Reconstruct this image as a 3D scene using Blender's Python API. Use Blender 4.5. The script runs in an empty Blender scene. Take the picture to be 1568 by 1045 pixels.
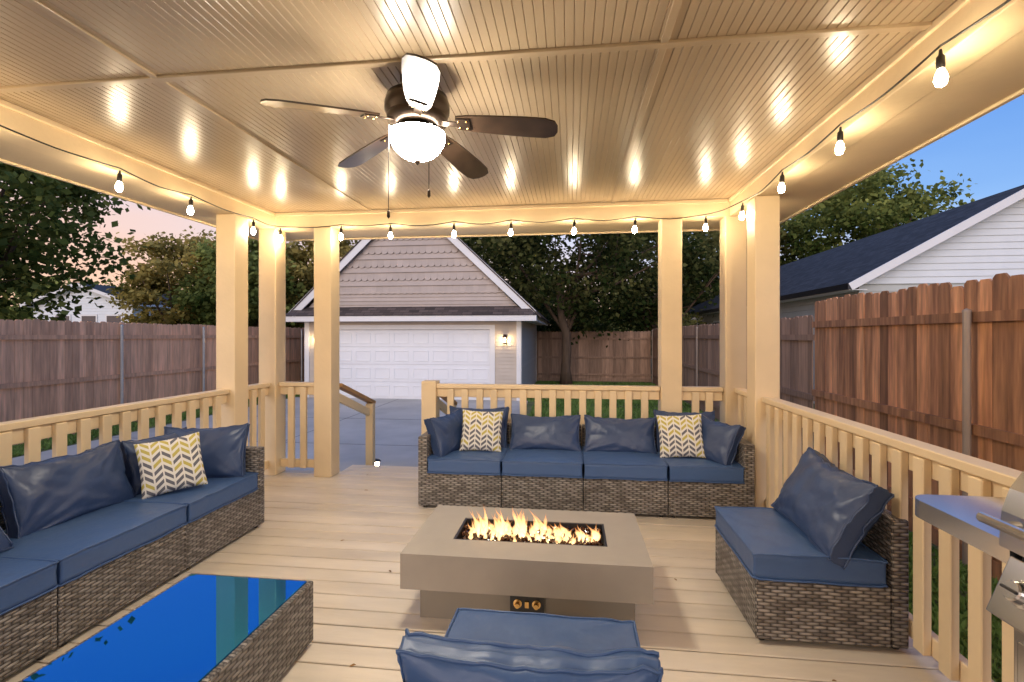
import bpy, math, random
from mathutils import Vector, Matrix, noise
R=random.Random(7)
scene=bpy.context.scene
scene.view_settings.view_transform='Standard'
scene.view_settings.look='None'
scene.view_settings.exposure=0
rad=math.radians
GZ=-0.5

# ------------------------------------------------------------ materials
def new_mat(name):
    m=bpy.data.materials.new(name); m.use_nodes=True
    nt=m.node_tree; nt.nodes.clear()
    out=nt.nodes.new('ShaderNodeOutputMaterial')
    return m,nt,out
def N(nt,t,**kw):
    n=nt.nodes.new(t)
    for k,v in kw.items(): setattr(n,k,v)
    return n
def MATH(nt,op,a,b=None,c=None):
    n=nt.nodes.new('ShaderNodeMath'); n.operation=op
    for i,x in enumerate((a,b,c)):
        if x is None: continue
        if isinstance(x,(int,float)): n.inputs[i].default_value=x
        else: nt.links.new(x,n.inputs[i])
    return n.outputs[0]
def MIX(nt,f,a,b):
    n=nt.nodes.new('ShaderNodeMix'); n.data_type='RGBA'
    for i,x in ((0,f),(6,a),(7,b)):
        if isinstance(x,(int,float)): n.inputs[i].default_value=x
        elif isinstance(x,tuple): n.inputs[i].default_value=(x[0],x[1],x[2],1)
        else: nt.links.new(x,n.inputs[i])
    return n.outputs[2]
def SCALE(nt,col,val):
    n=nt.nodes.new('ShaderNodeVectorMath'); n.operation='SCALE'
    if isinstance(col,tuple): n.inputs[0].default_value=col
    else: nt.links.new(col,n.inputs[0])
    if isinstance(val,(int,float)): n.inputs['Scale'].default_value=val
    else: nt.links.new(val,n.inputs['Scale'])
    return n.outputs[0]
def NOISE(nt,scale,stretch=(1,1,1),detail=3,coord='Object',rough=.55):
    tc=N(nt,'ShaderNodeTexCoord'); mp=N(nt,'ShaderNodeMapping')
    mp.inputs['Scale'].default_value=stretch
    nt.links.new(tc.outputs[coord],mp.inputs[0])
    n=N(nt,'ShaderNodeTexNoise'); n.inputs['Scale'].default_value=scale
    n.inputs['Detail'].default_value=detail; n.inputs['Roughness'].default_value=rough
    nt.links.new(mp.outputs[0],n.inputs['Vector'])
    return n.outputs[0]
def TINT(nt,amt):
    a=N(nt,'ShaderNodeAttribute'); a.attribute_name='tint'
    return MATH(nt,'MULTIPLY_ADD',a.outputs['Fac'],2*amt,1-amt)
def mat(name,col,rough=.6,var=.12,scale=3,stretch=(1,1,1),bump=0,bscale=60,tint=0,metal=0,col2=None,spec=.5,coat=0,bdist=.01,rvar=0):
    m,nt,out=new_mat(name)
    p=N(nt,'ShaderNodeBsdfPrincipled')
    n=NOISE(nt,scale,stretch)
    f=MATH(nt,'MULTIPLY_ADD',n,2*var*1.8,1-var*1.8)
    if tint: f=MATH(nt,'MULTIPLY',f,TINT(nt,tint))
    base=tuple(col)
    if col2:
        n2=NOISE(nt,scale*.6,stretch,detail=4)
        s=MATH(nt,'MULTIPLY_ADD',n2,3.0,-1.0); s=MATH(nt,'MINIMUM',MATH(nt,'MAXIMUM',s,0),1)
        base=MIX(nt,s,tuple(col),tuple(col2))
    nt.links.new(SCALE(nt,base,f),p.inputs['Base Color'])
    p.inputs['Roughness'].default_value=rough
    if rvar: nt.links.new(MATH(nt,'MULTIPLY_ADD',n,rvar*2,rough-rvar),p.inputs['Roughness'])
    p.inputs['Metallic'].default_value=metal
    p.inputs['Specular IOR Level'].default_value=spec
    p.inputs['Coat Weight'].default_value=coat
    if bump:
        b=N(nt,'ShaderNodeBump'); b.inputs['Strength'].default_value=bump; b.inputs['Distance'].default_value=bdist
        nt.links.new(NOISE(nt,bscale,stretch),b.inputs['Height']); nt.links.new(b.outputs[0],p.inputs['Normal'])
    nt.links.new(p.outputs[0],out.inputs[0])
    return m
def emis(name,col,st):
    m,nt,out=new_mat(name); e=N(nt,'ShaderNodeEmission')
    e.inputs[0].default_value=(*col,1); e.inputs[1].default_value=st
    nt.links.new(e.outputs[0],out.inputs[0]); return m

CREAM=mat('cream_paint',(.80,.63,.40),.42,var=.07,scale=2.5,bump=.18,bscale=25,tint=.06)
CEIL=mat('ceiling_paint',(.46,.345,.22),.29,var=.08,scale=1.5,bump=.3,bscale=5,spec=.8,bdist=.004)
DECK=mat('deck_paint',(.74,.65,.53),.36,var=.14,scale=2.2,stretch=(.6,3,1),bump=.28,bscale=18,tint=.05,col2=(.64,.55,.43),rvar=.12)
WHITE=mat('white_paint',(.78,.77,.77),.5,var=.04)
GDOOR=mat('garage_door_paint',(.80,.81,.84),.45,var=.03)
TAUPE=mat('taupe_siding',(.48,.40,.35),.7,var=.08,tint=.34)
BEIGE=mat('beige_siding',(.56,.48,.40),.65,var=.06,tint=.04)
GREYW=mat('grey_siding',(.50,.51,.49),.65,var=.06)
WSIDE=mat('white_siding',(.72,.75,.78),.6,var=.04)
CONC=mat('concrete',(.50,.475,.445),.75,var=.18,scale=.9,bump=.15,bscale=40,col2=(.36,.345,.33))
STEEL=mat('stainless_steel',(.72,.72,.72),.2,var=.03,metal=1,scale=8,stretch=(1,30,1))
DSTEEL=mat('dark_steel',(.05,.05,.055),.35,var=.05,metal=.6)
BLACK=mat('black_plastic',(.015,.013,.012),.45)
BRONZE=mat('bronze_metal',(.045,.03,.022),.3,metal=.8)
GALV=mat('galvanised_post',(.42,.43,.44),.4,metal=.7)
GALVB=mat('weathered_post',(.34,.27,.22),.55,metal=.3)
STONE=mat('firepit_concrete',(.35,.31,.26),.5,var=.08,scale=4,bump=.1,bscale=80)
STONE2=mat('firepit_base_paint',(.25,.22,.18),.55,var=.06,scale=4)
LAVA=mat('lava_glass',(.07,.025,.012),.15,tint=.7,spec=.8)
BRASS=mat('brass',(.7,.45,.18),.25,metal=1)
BLADE=mat('fan_blade_wood',(.035,.02,.012),.28,var=.5,scale=10,stretch=(1,1,1),coat=.3)
BARK=mat('bark',(.13,.085,.055),.9,var=.4,scale=6,stretch=(1,1,.25),bump=.8,bscale=14,bdist=.05)
GROUND=mat('lawn_soil',(.09,.13,.04),.95,var=.4,scale=2.5,col2=(.16,.14,.07),bump=.5,bscale=60)
FENCE=mat('cedar_fence',(.62,.30,.14),.75,var=.42,scale=5,stretch=(4,4,.35),bump=.3,bscale=25,tint=.40,col2=(.33,.15,.075))
FENCEL=mat('cedar_fence_pale',(.72,.40,.24),.75,var=.3,scale=5,stretch=(4,4,.35),bump=.3,bscale=25,tint=.22,col2=(.58,.33,.20))
FENCED=mat('cedar_fence_dark',(.36,.22,.145),.8,var=.3,scale=5,stretch=(4,4,.35),bump=.3,bscale=25,tint=.32)
GLASSW=mat('window_glass',(.05,.06,.08),.08,spec=.8)
DRYLEAF=mat('dry_leaf',(.30,.16,.05),.8,tint=.4)

def shingle_mat(name,col):
    m,nt,out=new_mat(name); p=N(nt,'ShaderNodeBsdfPrincipled'); p.inputs['Roughness'].default_value=.9
    tc=N(nt,'ShaderNodeTexCoord'); b=N(nt,'ShaderNodeTexBrick'); b.inputs['Scale'].default_value=1
    b.inputs['Brick Width'].default_value=.3; b.inputs['Row Height'].default_value=.14; b.inputs['Mortar Size'].default_value=.008
    b.inputs['Color1'].default_value=(*[c*.6 for c in col],1); b.inputs['Color2'].default_value=(*[c*1.5 for c in col],1)
    b.inputs['Mortar'].default_value=(*[c*.5 for c in col],1)
    nt.links.new(tc.outputs['UV'],b.inputs[0])
    nt.links.new(SCALE(nt,b.outputs[0],MATH(nt,'MULTIPLY_ADD',NOISE(nt,30),1.0,.5)),p.inputs[0])
    bb=N(nt,'ShaderNodeBump'); bb.inputs['Strength'].default_value=.6; bb.inputs['Distance'].default_value=.02; bb.invert=True
    nt.links.new(b.outputs['Fac'],bb.inputs['Height']); nt.links.new(bb.outputs[0],p.inputs['Normal'])
    nt.links.new(p.outputs[0],out.inputs[0]); return m
ROOFD=shingle_mat('dark_shingles',(.035,.036,.042))
ROOFB=shingle_mat('brown_shingles',(.09,.065,.055))

def wicker_mat():
    m,nt,out=new_mat('wicker_weave'); p=N(nt,'ShaderNodeBsdfPrincipled')
    tc=N(nt,'ShaderNodeTexCoord'); sp=N(nt,'ShaderNodeSeparateXYZ'); nt.links.new(tc.outputs['UV'],sp.inputs[0])
    u,v=sp.outputs[0],sp.outputs[1]
    h=.016; w=.062
    nz=NOISE(nt,5,detail=2); v=MATH(nt,'ADD',v,MATH(nt,'MULTIPLY',nz,.012))
    row=MATH(nt,'FLOOR',MATH(nt,'DIVIDE',v,h))
    par=MATH(nt,'MODULO',MATH(nt,'ABSOLUTE',row),2.0)
    uu=MATH(nt,'ADD',MATH(nt,'DIVIDE',u,w),MATH(nt,'MULTIPLY',par,.5))
    su=MATH(nt,'ABSOLUTE',MATH(nt,'SINE',MATH(nt,'MULTIPLY',uu,math.pi)))
    sv=MATH(nt,'ABSOLUTE',MATH(nt,'SINE',MATH(nt,'MULTIPLY',MATH(nt,'DIVIDE',v,h),math.pi)))
    hgt=MATH(nt,'MULTIPLY',MATH(nt,'POWER',su,.6),MATH(nt,'POWER',sv,.5))
    wn=N(nt,'ShaderNodeTexWhiteNoise'); wn.noise_dimensions='2D'
    cb=N(nt,'ShaderNodeCombineXYZ'); nt.links.new(row,cb.inputs[0]); nt.links.new(MATH(nt,'FLOOR',uu),cb.inputs[1]); nt.links.new(cb.outputs[0],wn.inputs['Vector'])
    c=MIX(nt,wn.outputs[0],(.14,.12,.105),(.37,.335,.30))
    c=MIX(nt,MATH(nt,'MULTIPLY_ADD',hgt,1.3,-.1),(.03,.024,.02),c)
    nt.links.new(c,p.inputs[0]); p.inputs['Roughness'].default_value=.38
    b=N(nt,'ShaderNodeBump'); b.inputs['Strength'].default_value=.9; b.inputs['Distance'].default_value=.008
    nt.links.new(hgt,b.inputs['Height']); nt.links.new(b.outputs[0],p.inputs['Normal'])
    nt.links.new(p.outputs[0],out.inputs[0]); return m
WICK=wicker_mat()
def fabric(name,col,rough):
    m,nt,out=new_mat(name); p=N(nt,'ShaderNodeBsdfPrincipled')
    f=MATH(nt,'MULTIPLY_ADD',NOISE(nt,3),.3,.85)
    nt.links.new(SCALE(nt,col,f),p.inputs[0]); p.inputs['Roughness'].default_value=rough
    b=N(nt,'ShaderNodeBump'); b.inputs['Strength'].default_value=.55; b.inputs['Distance'].default_value=.016
    nt.links.new(NOISE(nt,6,stretch=(1,1.6,1),detail=3),b.inputs['Height'])
    b2=N(nt,'ShaderNodeBump'); b2.inputs['Strength'].default_value=.15; b2.inputs['Distance'].default_value=.001
    nt.links.new(NOISE(nt,500,detail=1),b2.inputs['Height']); nt.links.new(b.outputs[0],b2.inputs['Normal'])
    nt.links.new(b2.outputs[0],p.inputs['Normal'])
    nt.links.new(p.outputs[0],out.inputs[0]); return m
NAVY_SHADED=fabric('navy_fabric_shaded',(.030,.056,.135),.38)  # darker copy of the cushion navy, shade on the backs put into the colour
NAVY_LIT=fabric('navy_fabric_lit',(.050,.105,.245),.42)  # lighter copy of the same navy, light on the seats put into the colour
def chevron():
    m,nt,out=new_mat('chevron_fabric'); p=N(nt,'ShaderNodeBsdfPrincipled')
    tc=N(nt,'ShaderNodeTexCoord'); sp=N(nt,'ShaderNodeSeparateXYZ'); nt.links.new(tc.outputs['UV'],sp.inputs[0])
    u,v=sp.outputs[0],sp.outputs[1]
    cu=MATH(nt,'MULTIPLY',u,4.0)
    tri=MATH(nt,'ABSOLUTE',MATH(nt,'SUBTRACT',MATH(nt,'FRACT',cu),.5))
    s=MATH(nt,'ADD',MATH(nt,'MULTIPLY',v,9.5),MATH(nt,'MULTIPLY',tri,2.0))
    st=MATH(nt,'GREATER_THAN',MATH(nt,'FRACT',s),.45)
    edge=MATH(nt,'LESS_THAN',tri,.455); edge2=MATH(nt,'GREATER_THAN',tri,.04)
    msk=MATH(nt,'MULTIPLY',st,MATH(nt,'MULTIPLY',edge,edge2))
    wn=N(nt,'ShaderNodeTexWhiteNoise'); wn.noise_dimensions='2D'; cb=N(nt,'ShaderNodeCombineXYZ')
    nt.links.new(MATH(nt,'FLOOR',s),cb.inputs[0]); nt.links.new(MATH(nt,'FLOOR',cu),cb.inputs[1]); nt.links.new(cb.outputs[0],wn.inputs['Vector'])
    c=MIX(nt,MATH(nt,'GREATER_THAN',wn.outputs[0],.5),(.50,.42,.10),(.13,.13,.15))
    nt.links.new(MIX(nt,msk,(.74,.71,.64),c),p.inputs[0]); p.inputs['Roughness'].default_value=.85
    nt.links.new(p.outputs[0],out.inputs[0]); return m
CHEV=chevron()
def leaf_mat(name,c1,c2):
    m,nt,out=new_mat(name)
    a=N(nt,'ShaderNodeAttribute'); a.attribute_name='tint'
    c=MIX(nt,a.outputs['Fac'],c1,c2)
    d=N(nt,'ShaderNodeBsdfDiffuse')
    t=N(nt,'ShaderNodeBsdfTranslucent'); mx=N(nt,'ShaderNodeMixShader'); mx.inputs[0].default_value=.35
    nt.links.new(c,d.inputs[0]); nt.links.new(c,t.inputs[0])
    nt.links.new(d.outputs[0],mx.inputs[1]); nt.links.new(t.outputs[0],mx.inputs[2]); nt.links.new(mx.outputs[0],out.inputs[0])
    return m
LEAF1=leaf_mat('leaf_green',(.055,.085,.02),(.42,.45,.13))
LEAF2=leaf_mat('leaf_olive',(.11,.10,.025),(.68,.52,.16))
LEAF3=leaf_mat('leaf_dark',(.035,.055,.016),(.30,.28,.10))
GRASS=leaf_mat('grass_blades',(.08,.16,.035),(.26,.38,.11))
BULB=emis('bulb_glow',(1,.80,.52),235)
BOWL=emis('fan_glass_glow',(1,.90,.74),170)
SCON=emis('sconce_glow',(1,.72,.38),160)
PATHL=emis('path_light_glow',(1,.82,.5),90)

# ------------------------------------------------------------ mesh builder
class MB:
    def __init__(s): s.v=[];s.f=[];s.uv=[];s.t=[];s.mi=[];s.mats=[]
    def m(s,mt):
        if mt not in s.mats: s.mats.append(mt)
        return s.mats.index(mt)
    def face(s,pts,mt,uvs=None,tint=.5,M=None):
        b=len(s.v)
        if uvs is None:
            p=[Vector(q) for q in pts]
            n=(p[1]-p[0]).cross(p[2]-p[0]); ax=max(range(3),key=lambda i:abs(n[i]))
            if ax==0: uvs=[(q[1],q[2]) for q in p]
            elif ax==1: uvs=[(q[0],q[2]) for q in p]
            else: uvs=[(q[0],q[1]) for q in p]
        for q in pts: s.v.append(tuple(M@Vector(q)) if M else tuple(q))
        s.f.append(tuple(range(b,b+len(pts)))); s.uv.append(uvs); s.t.append(tint); s.mi.append(s.m(mt))
    def box(s,x0,x1,y0,y1,z0,z1,mt,tint=None,M=None):
        if tint is None: tint=R.random()
        b=len(s.v)
        P=[(x,y,z) for z in (z0,z1) for y in (y0,y1) for x in (x0,x1)]
        for q in P: s.v.append(tuple(M@Vector(q)) if M else q)
        k=s.m(mt)
        for idx,a,c in (((0,2,3,1),0,1),((4,5,7,6),0,1),((0,1,5,4),0,2),((2,6,7,3),0,2),((0,4,6,2),1,2),((1,3,7,5),1,2)):
            s.f.append(tuple(b+i for i in idx)); s.uv.append([(P[i][a],P[i][c]) for i in idx]); s.t.append(tint); s.mi.append(k)
    def beam(s,p0,p1,w,h,mt,tint=None,up=(0,0,1)):
        p0=Vector(p0);p1=Vector(p1);d=p1-p0;L=d.length;x=d/L
        y=Vector(up).cross(x).normalized(); z=x.cross(y)
        M=Matrix(((x.x,y.x,z.x,p0.x),(x.y,y.y,z.y,p0.y),(x.z,y.z,z.z,p0.z),(0,0,0,1)))
        s.box(0,L,-w/2,w/2,-h/2,h/2,mt,tint,M)
    def tube(s,pts,rr,n,mt,tint=.5,cap=True):
        pts=[Vector(p) for p in pts]; b=len(s.v); k=s.m(mt)
        if not isinstance(rr,(list,tuple)): rr=[rr]*len(pts)
        prev=None
        for i,p in enumerate(pts):
            d=(pts[min(i+1,len(pts)-1)]-pts[max(i-1,0)]).normalized()
            if prev is None:
                a=Vector((0,0,1)) if abs(d.z)<.9 else Vector((1,0,0)); u=d.cross(a).normalized()
            else: u=(prev-d*prev.dot(d)).normalized()
            prev=u; w=d.cross(u)
            for j in range(n):
                t=2*math.pi*j/n; s.v.append(tuple(p+(u*math.cos(t)+w*math.sin(t))*rr[i]))
        for i in range(len(pts)-1):
            for j in range(n):
                j2=(j+1)%n
                s.f.append((b+i*n+j,b+i*n+j2,b+(i+1)*n+j2,b+(i+1)*n+j)); s.uv.append([(j/n,i),(j/n+1/n,i),(j/n+1/n,i+1),(j/n,i+1)]); s.t.append(tint); s.mi.append(k)
        if cap:
            for o,r in ((0,range(n-1,-1,-1)),((len(pts)-1)*n,range(n))):
                s.f.append(tuple(b+o+j for j in r)); s.uv.append([(0,0)]*n); s.t.append(tint); s.mi.append(k)
    def lathe(s,prof,c,n,mt,tint=.5,M=None):
        b=len(s.v); k=s.m(mt)
        for (r,z) in prof:
            for j in range(n):
                t=2*math.pi*j/n; q=Vector((c[0]+r*math.cos(t),c[1]+r*math.sin(t),c[2]+z))
                s.v.append(tuple(M@q) if M else tuple(q))
        for i in range(len(prof)-1):
            for j in range(n):
                j2=(j+1)%n
                s.f.append((b+i*n+j,b+(i+1)*n+j,b+(i+1)*n+j2,b+i*n+j2)); s.uv.append([(0,0)]*4); s.t.append(tint); s.mi.append(k)
    def build(s,name,parent=None,smooth=False,bevel=0,seg=2,M=None,sub=0):
        me=bpy.data.meshes.new(name); me.from_pydata(s.v,[],s.f)
        for mt in s.mats: me.materials.append(mt)
        me.polygons.foreach_set('material_index',s.mi)
        uvl=me.uv_layers.new(name='UVMap'); flat=[]
        for u in s.uv:
            for q in u: flat+= [q[0],q[1]]
        uvl.data.foreach_set('uv',flat)
        at=me.attributes.new('tint','FLOAT','FACE'); at.data.foreach_set('value',[float(t) for t in s.t])
        if smooth: me.polygons.foreach_set('use_smooth',[True]*len(s.f))
        me.update()
        o=bpy.data.objects.new(name,me); scene.collection.objects.link(o)
        if parent: o.parent=parent
        if M: o.matrix_local=M
        if bevel:
            bv=o.modifiers.new('bevel','BEVEL'); bv.width=bevel; bv.segments=seg; bv.limit_method='ANGLE'; bv.angle_limit=rad(50)
        return o
def empty(name,loc=(0,0,0),rz=0):
    e=bpy.data.objects.new(name,None); scene.collection.objects.link(e); e.location=loc; e.rotation_euler=(0,0,rz); e.empty_display_size=.2
    return e

# ------------------------------------------------------------ ground
g=MB(); g.face([(-400,-400,GZ),(400,-400,GZ),(400,400,GZ),(-400,400,GZ)],GROUND); g.build('ground')
dr=MB()
def flat(pts,z,mt): dr.face([(x,y,z) for x,y in pts],mt)
flat([(-8.6,14.48),(-8.9,-6),(-5.2,-6),(-4.6,4.0),(-3.6,6.3),(-2.2,6.3),(-1.0,9.5),(-1.25,14.48)],GZ+.03,CONC)
o=dr.build('concrete_driveway')
jt=MB(); JM=mat('joint',(.12,.12,.12),.9)
for y in (8.3,10.9): jt.box(-8.6,-1.5,y-.006,y+.006,GZ+.031,GZ+.034,JM)
jt.box(-5.2,-5.188,6.4,14.4,GZ+.031,GZ+.0342,JM)
jt.build('driveway_joint')
gr=MB()
def in_drive(x,y):
    if -8.9<x<-4.6 and y<14.5: return True
    if y>=6.2 and -8.7<x<-1.0 and y<14.5:
        return x< -2.2+(y-6.3)*.4 
    return False
def tuft(x,y,h,t):
    a=R.uniform(0,6.28); w=.014+R.random()*.016; lx=R.uniform(-.07,.07); ly=R.uniform(-.07,.07)
    gr.face([(x-w*math.cos(a),y-w*math.sin(a),GZ),(x+w*math.cos(a),y+w*math.sin(a),GZ),(x+lx,y+ly,GZ+h)],GRASS,[(0,0)]*3,t)
for i in range(95000):
    r=R.random()
    if r<.60: x=R.uniform(-3.5,3.3);y=R.uniform(5.3,20.8)
    elif r<.75: x=R.uniform(1.7,3.3);y=R.uniform(.5,7)
    elif r<.87: x=R.uniform(-4.7,-3.2);y=R.uniform(0,6)
    else: x=R.uniform(-9.7,-8.7);y=R.uniform(2,20)
    if in_drive(x,y) or (-8.3<x<-1.4 and 14.4<y<21): continue
    nz=noise.noise(Vector((x*.9,y*.9,0)))
    if nz<-.3 and R.random()<.5: continue
    tuft(x,y,R.uniform(.03,.09),min(1,max(0,R.random()*.7+nz*.5+.2)))
gr.build('grass')

# ------------------------------------------------------------ deck
XL,XR,YB=-3.14,1.56,4.86
dk=MB(); y=-2.0; bi_=0
while y<4.98:
    w=.14; bi_+=1
    cuts=[-3.26,1.68] if bi_%5 else [-3.26,R.uniform(-2.6,1.0),1.68]
    for a,b in zip(cuts,cuts[1:]):
        dz=R.uniform(-.002,.002)
        dk.box(a+.001,b-.001,y,y+w-.009,-.035+dz,0+dz,DECK)
    y+=w
y0=y
dk.box(-2.44,-1.48,y0,y0+.134,-.035,0,DECK); dk.box(-2.44,-1.48,y0+.14,y0+.274,-.035,0,DECK)
dk.box(-3.24,1.66,-2.0,y0-.01,-.24,-.07,STONE2)
dk.box(-3.26,1.68,y0-.012,y0-.005,-.24,-.037,CREAM)
dk.box(-2.43,-1.49,y0-.003,y0+.25,-.2,-.036,CREAM)
for px in (-3.1,-1.5,0,1.5):
    for py in (-1.8,1.5,4.8): dk.box(px-.07,px+.07,py-.07,py+.07,GZ,-.24,CREAM)
dk.box(-2.44,-1.48,5.22,5.5,-.21,-.17,DECK); dk.box(-2.44,-1.48,5.5,5.8,-.38,-.34,DECK)
dk.box(-2.47,-2.44,5.2,5.82,-.5,-.15,CREAM); dk.box(-1.48,-1.45,5.2,5.82,-.5,-.15,CREAM)
dk.build('wooden_deck',bevel=.004,seg=1)
fl=MB()
for (x,y) in ((-.62,1.92),(-.95,2.05),(-1.05,1.75),(.75,1.95),(1.1,2.2),(-1.6,3.3),(-1.9,4.4),(.62,3.0),(-.2,3.5),(-2.1,4.9),(-1.1,2.9),(.5,1.7)):
    a=R.uniform(0,6.28); s=R.uniform(.010,.018); M=Matrix.Translation((x,y,.004))@Matrix.Rotation(a,4,'Z')@Matrix.Rotation(R.uniform(-.2,.2),4,'X')
    fl.face([(-s,0,0),(-.3*s,-.45*s,.002),(s*.6,-.35*s,.004),(s*1.3,0,.001),(s*.5,.4*s,.005),(-.4*s,.4*s,.002)],DRYLEAF,tint=R.random(),M=M)
fl.build('fallen_leaves')

# ------------------------------------------------------------ pavilion
pav=empty('patio_pavilion')
po=MB()
W=.095
ZB=2.57
for (x,y) in ((XL,4.24),(XL,YB),(-2.53,YB),(.95,YB),(1.53,YB),(XR,4.21),(XL,.3),(XR,.3),(XL,-1.7),(XR,-1.7)):
    po.box(x-W,x+W,y-W,y+W,0,ZB,CREAM)
po.build('posts',pav,bevel=.008)
cz=2.73
ce=MB(); x=-3.06; y0,y1=-1.7,4.80
while x<1.49:
    pr=[(x,0),(x+.0335,0),(x+.0365,.0045),(x+.04,0)]
    for a,b in zip(pr,pr[1:]):
        ce.face([(a[0],y1,cz+a[1]),(b[0],y1,cz+b[1]),(b[0],y0,cz+b[1]),(a[0],y0,cz+a[1])],CEIL)
    x+=.04
ce.build('beadboard_ceiling',pav)
tr=MB()
for x in (-2.03,.405): tr.box(x-.017,x+.017,-1.7,4.8,cz-.012,cz-.0005,CEIL)
for y in (2.2,-.24): tr.box(-3.06,1.48,y-.02,y+.02,cz-.0145,cz+.0005,CEIL)
tr.build('ceiling_trim',pav,bevel=.003)
bm=MB()
bm.box(XL-.09,XL+.08,-1.79,4.95,ZB+.001,cz+.1,CREAM)
bm.box(XR-.08,XR+.09,-1.79,4.95,ZB+.001,cz+.1,CREAM)
bm.box(XL+.08,XR-.08,4.78,4.95,ZB+.0,cz+.1,CREAM)
bm.box(XL+.08,XR-.08,-1.79,-1.62,ZB+.0,cz+.1,CREAM)
bm.box(XL+.08,XL+.1,-1.6,4.76,cz-.035,cz-.001,CREAM); bm.box(XR-.1,XR-.08,-1.6,4.76,cz-.035,cz-.001,CREAM); bm.box(XL+.1,XR-.1,4.76,4.78,cz-.036,cz-.001,CREAM)
ys,ye=-2.3,5.42; xs,xe=-3.62,2.06
bm.box(xs,XL-.09,ys,ye,ZB+.015,ZB+.04,CREAM); bm.box(XR+.09,xe,ys,ye,ZB+.015,ZB+.04,CREAM)
bm.box(XL-.089,XR+.089,4.951,ye,ZB+.015,ZB+.04,CREAM); bm.box(XL-.089,XR+.089,ys,-1.79,ZB+.015,ZB+.04,CREAM)
bm.box(xs-.03,xs,ys-.03,ye+.03,ZB-.0,ZB+.19,CREAM); bm.box(xe,xe+.03,ys-.03,ye+.03,ZB,ZB+.19,CREAM)
bm.box(xs,xe,ye,ye+.03,ZB,ZB+.19,CREAM); bm.box(xs,xe,ys-.03,ys,ZB,ZB+.19,CREAM)
bm.build('beams_and_soffit',pav,bevel=.006)
rf=MB(); cx,cy=(xs+xe)/2,(ys+ye)/2; za,zb=ZB+.2,4.2
C=[(xs-.1,ys-.1,za),(xe+.1,ys-.1,za),(xe+.1,ye+.1,za),(xs-.1,ye+.1,za)]
A,B=(cx,ys+2.4,zb),(cx,ye-2.4,zb)
rf.face([C[0],C[1],A],ROOFB); rf.face([C[1],C[2],B,A],ROOFB); rf.face([C[2],C[3],B],ROOFB); rf.face([C[3],C[0],A,B],ROOFB)
rf.face([C[3],C[2],C[1],C[0]],ROOFB)
rf.build('hip_roof',pav)

# ------------------------------------------------------------ railing
rl=MB(); RT=.965
def rail(p0,p1,sp=.15):
    p0=Vector((*p0,0));p1=Vector((*p1,0));L=(p1-p0).length
    up=Vector((0,0,1))
    rl.beam(p0+up*(RT-.02),p1+up*(RT-.02),.10,.04,CREAM)
    rl.beam(p0+up*(RT-.085),p1+up*(RT-.085),.04,.088,CREAM)
    rl.beam(p0+up*.115,p1+up*.115,.04,.085,CREAM)
    d=(p1-p0).normalized(); nrm=Vector((-d.y,d.x,0))
    inw=nrm if (Vector((-.8,1.5,0))-p0).dot(nrm)>0 else -nrm
    n=max(1,int(round(L/sp))-1)
    for i in range(n):
        c=p0+d*(L*(i+1)/(n+1))+inw*.0385+d*R.uniform(-.004,.004)
        rl.beam(c+up*.075,c+up*(RT-.045),.036,.066,CREAM,up=tuple(d))
rail((XL,-1.6),(XL,.2)); rail((XL,.4),(XL,4.14)); rail((XL,4.34),(XL,4.76)); rail((XL+.1,YB),(-2.63,YB))
rail((-1.34,YB),(.85,YB)); rail((1.05,YB),(1.43,YB)); rail((XR,4.76),(XR,4.31)); rail((XR,4.11),(XR,.4)); rail((XR,.2),(XR,-1.6))
rl.box(-1.49,-1.34,YB-.075,YB+.075,0,RT+.03,CREAM)
rl.build('deck_railing',bevel=.004,seg=1)
st=MB(); SR=mat('stair_rail_stain',(.45,.25,.10),.5)
st.box(-2.50,-2.41,5.76,5.85,GZ,.62,CREAM)
st.beam((-2.46,YB+.1,.93),(-2.46,5.88,.62),.09,.04,SR)
st.beam((-2.46,YB+.1,.80),(-2.46,5.8,.5),.04,.085,CREAM)
st.box(-1.47,-1.38,5.76,5.85,GZ,.62,CREAM); st.beam((-1.42,YB+.08,.93),(-1.42,5.88,.62),.09,.04,SR); st.beam((-1.42,YB+.08,.80),(-1.42,5.8,.5),.04,.085,CREAM)
st.build('stair_handrail',bevel=.004)

# ------------------------------------------------------------ ceiling fan
FX,FY=-.757,2.367
fan=empty('ceiling_fan',(FX,FY,0))
fb=MB()
fb.lathe([(0,2.73),(.085,2.73),(.085,2.70),(.05,2.67),(.05,2.66),(.10,2.655),(.150,2.635),(.160,2.60),(.160,2.565),(.145,2.545),(.145,2.54),(.15,2.535),(.145,2.51),(.09,2.485),(.075,2.48),(.12,2.47),(.125,2.455),(0,2.455)],(0,0,0),36,BRONZE)
fb.build('motor_housing',fan,smooth=True)
bw=MB(); prof=[(.138*math.cos(t),2.45-.125*math.sin(t)) for t in [i*math.pi/2/7 for i in range(8)]]
bw.lathe([(.12,2.458),(.138,2.456)]+prof,(0,0,0),20,BOWL); bw.build('light_bowl',fan,smooth=True)
fin=MB(); fin.lathe([(0,2.335),(.014,2.328),(.016,2.318),(.006,2.305),(0,2.30)],(0,0,0),12,BRONZE); 
for (a,l) in ((-.09,.42),(.105,.33)):
    fin.tube([(a,-.1,2.46),(a,-.155,2.44),(a,-.155,2.46-l)],.0022,5,BRONZE)
    fin.lathe([(0,0),(.007,-.005),(.008,-.03),(0,-.04)],(a,-.155,2.46-l),8,BRONZE)
fin.build('pull_chains',fan,smooth=True)
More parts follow.
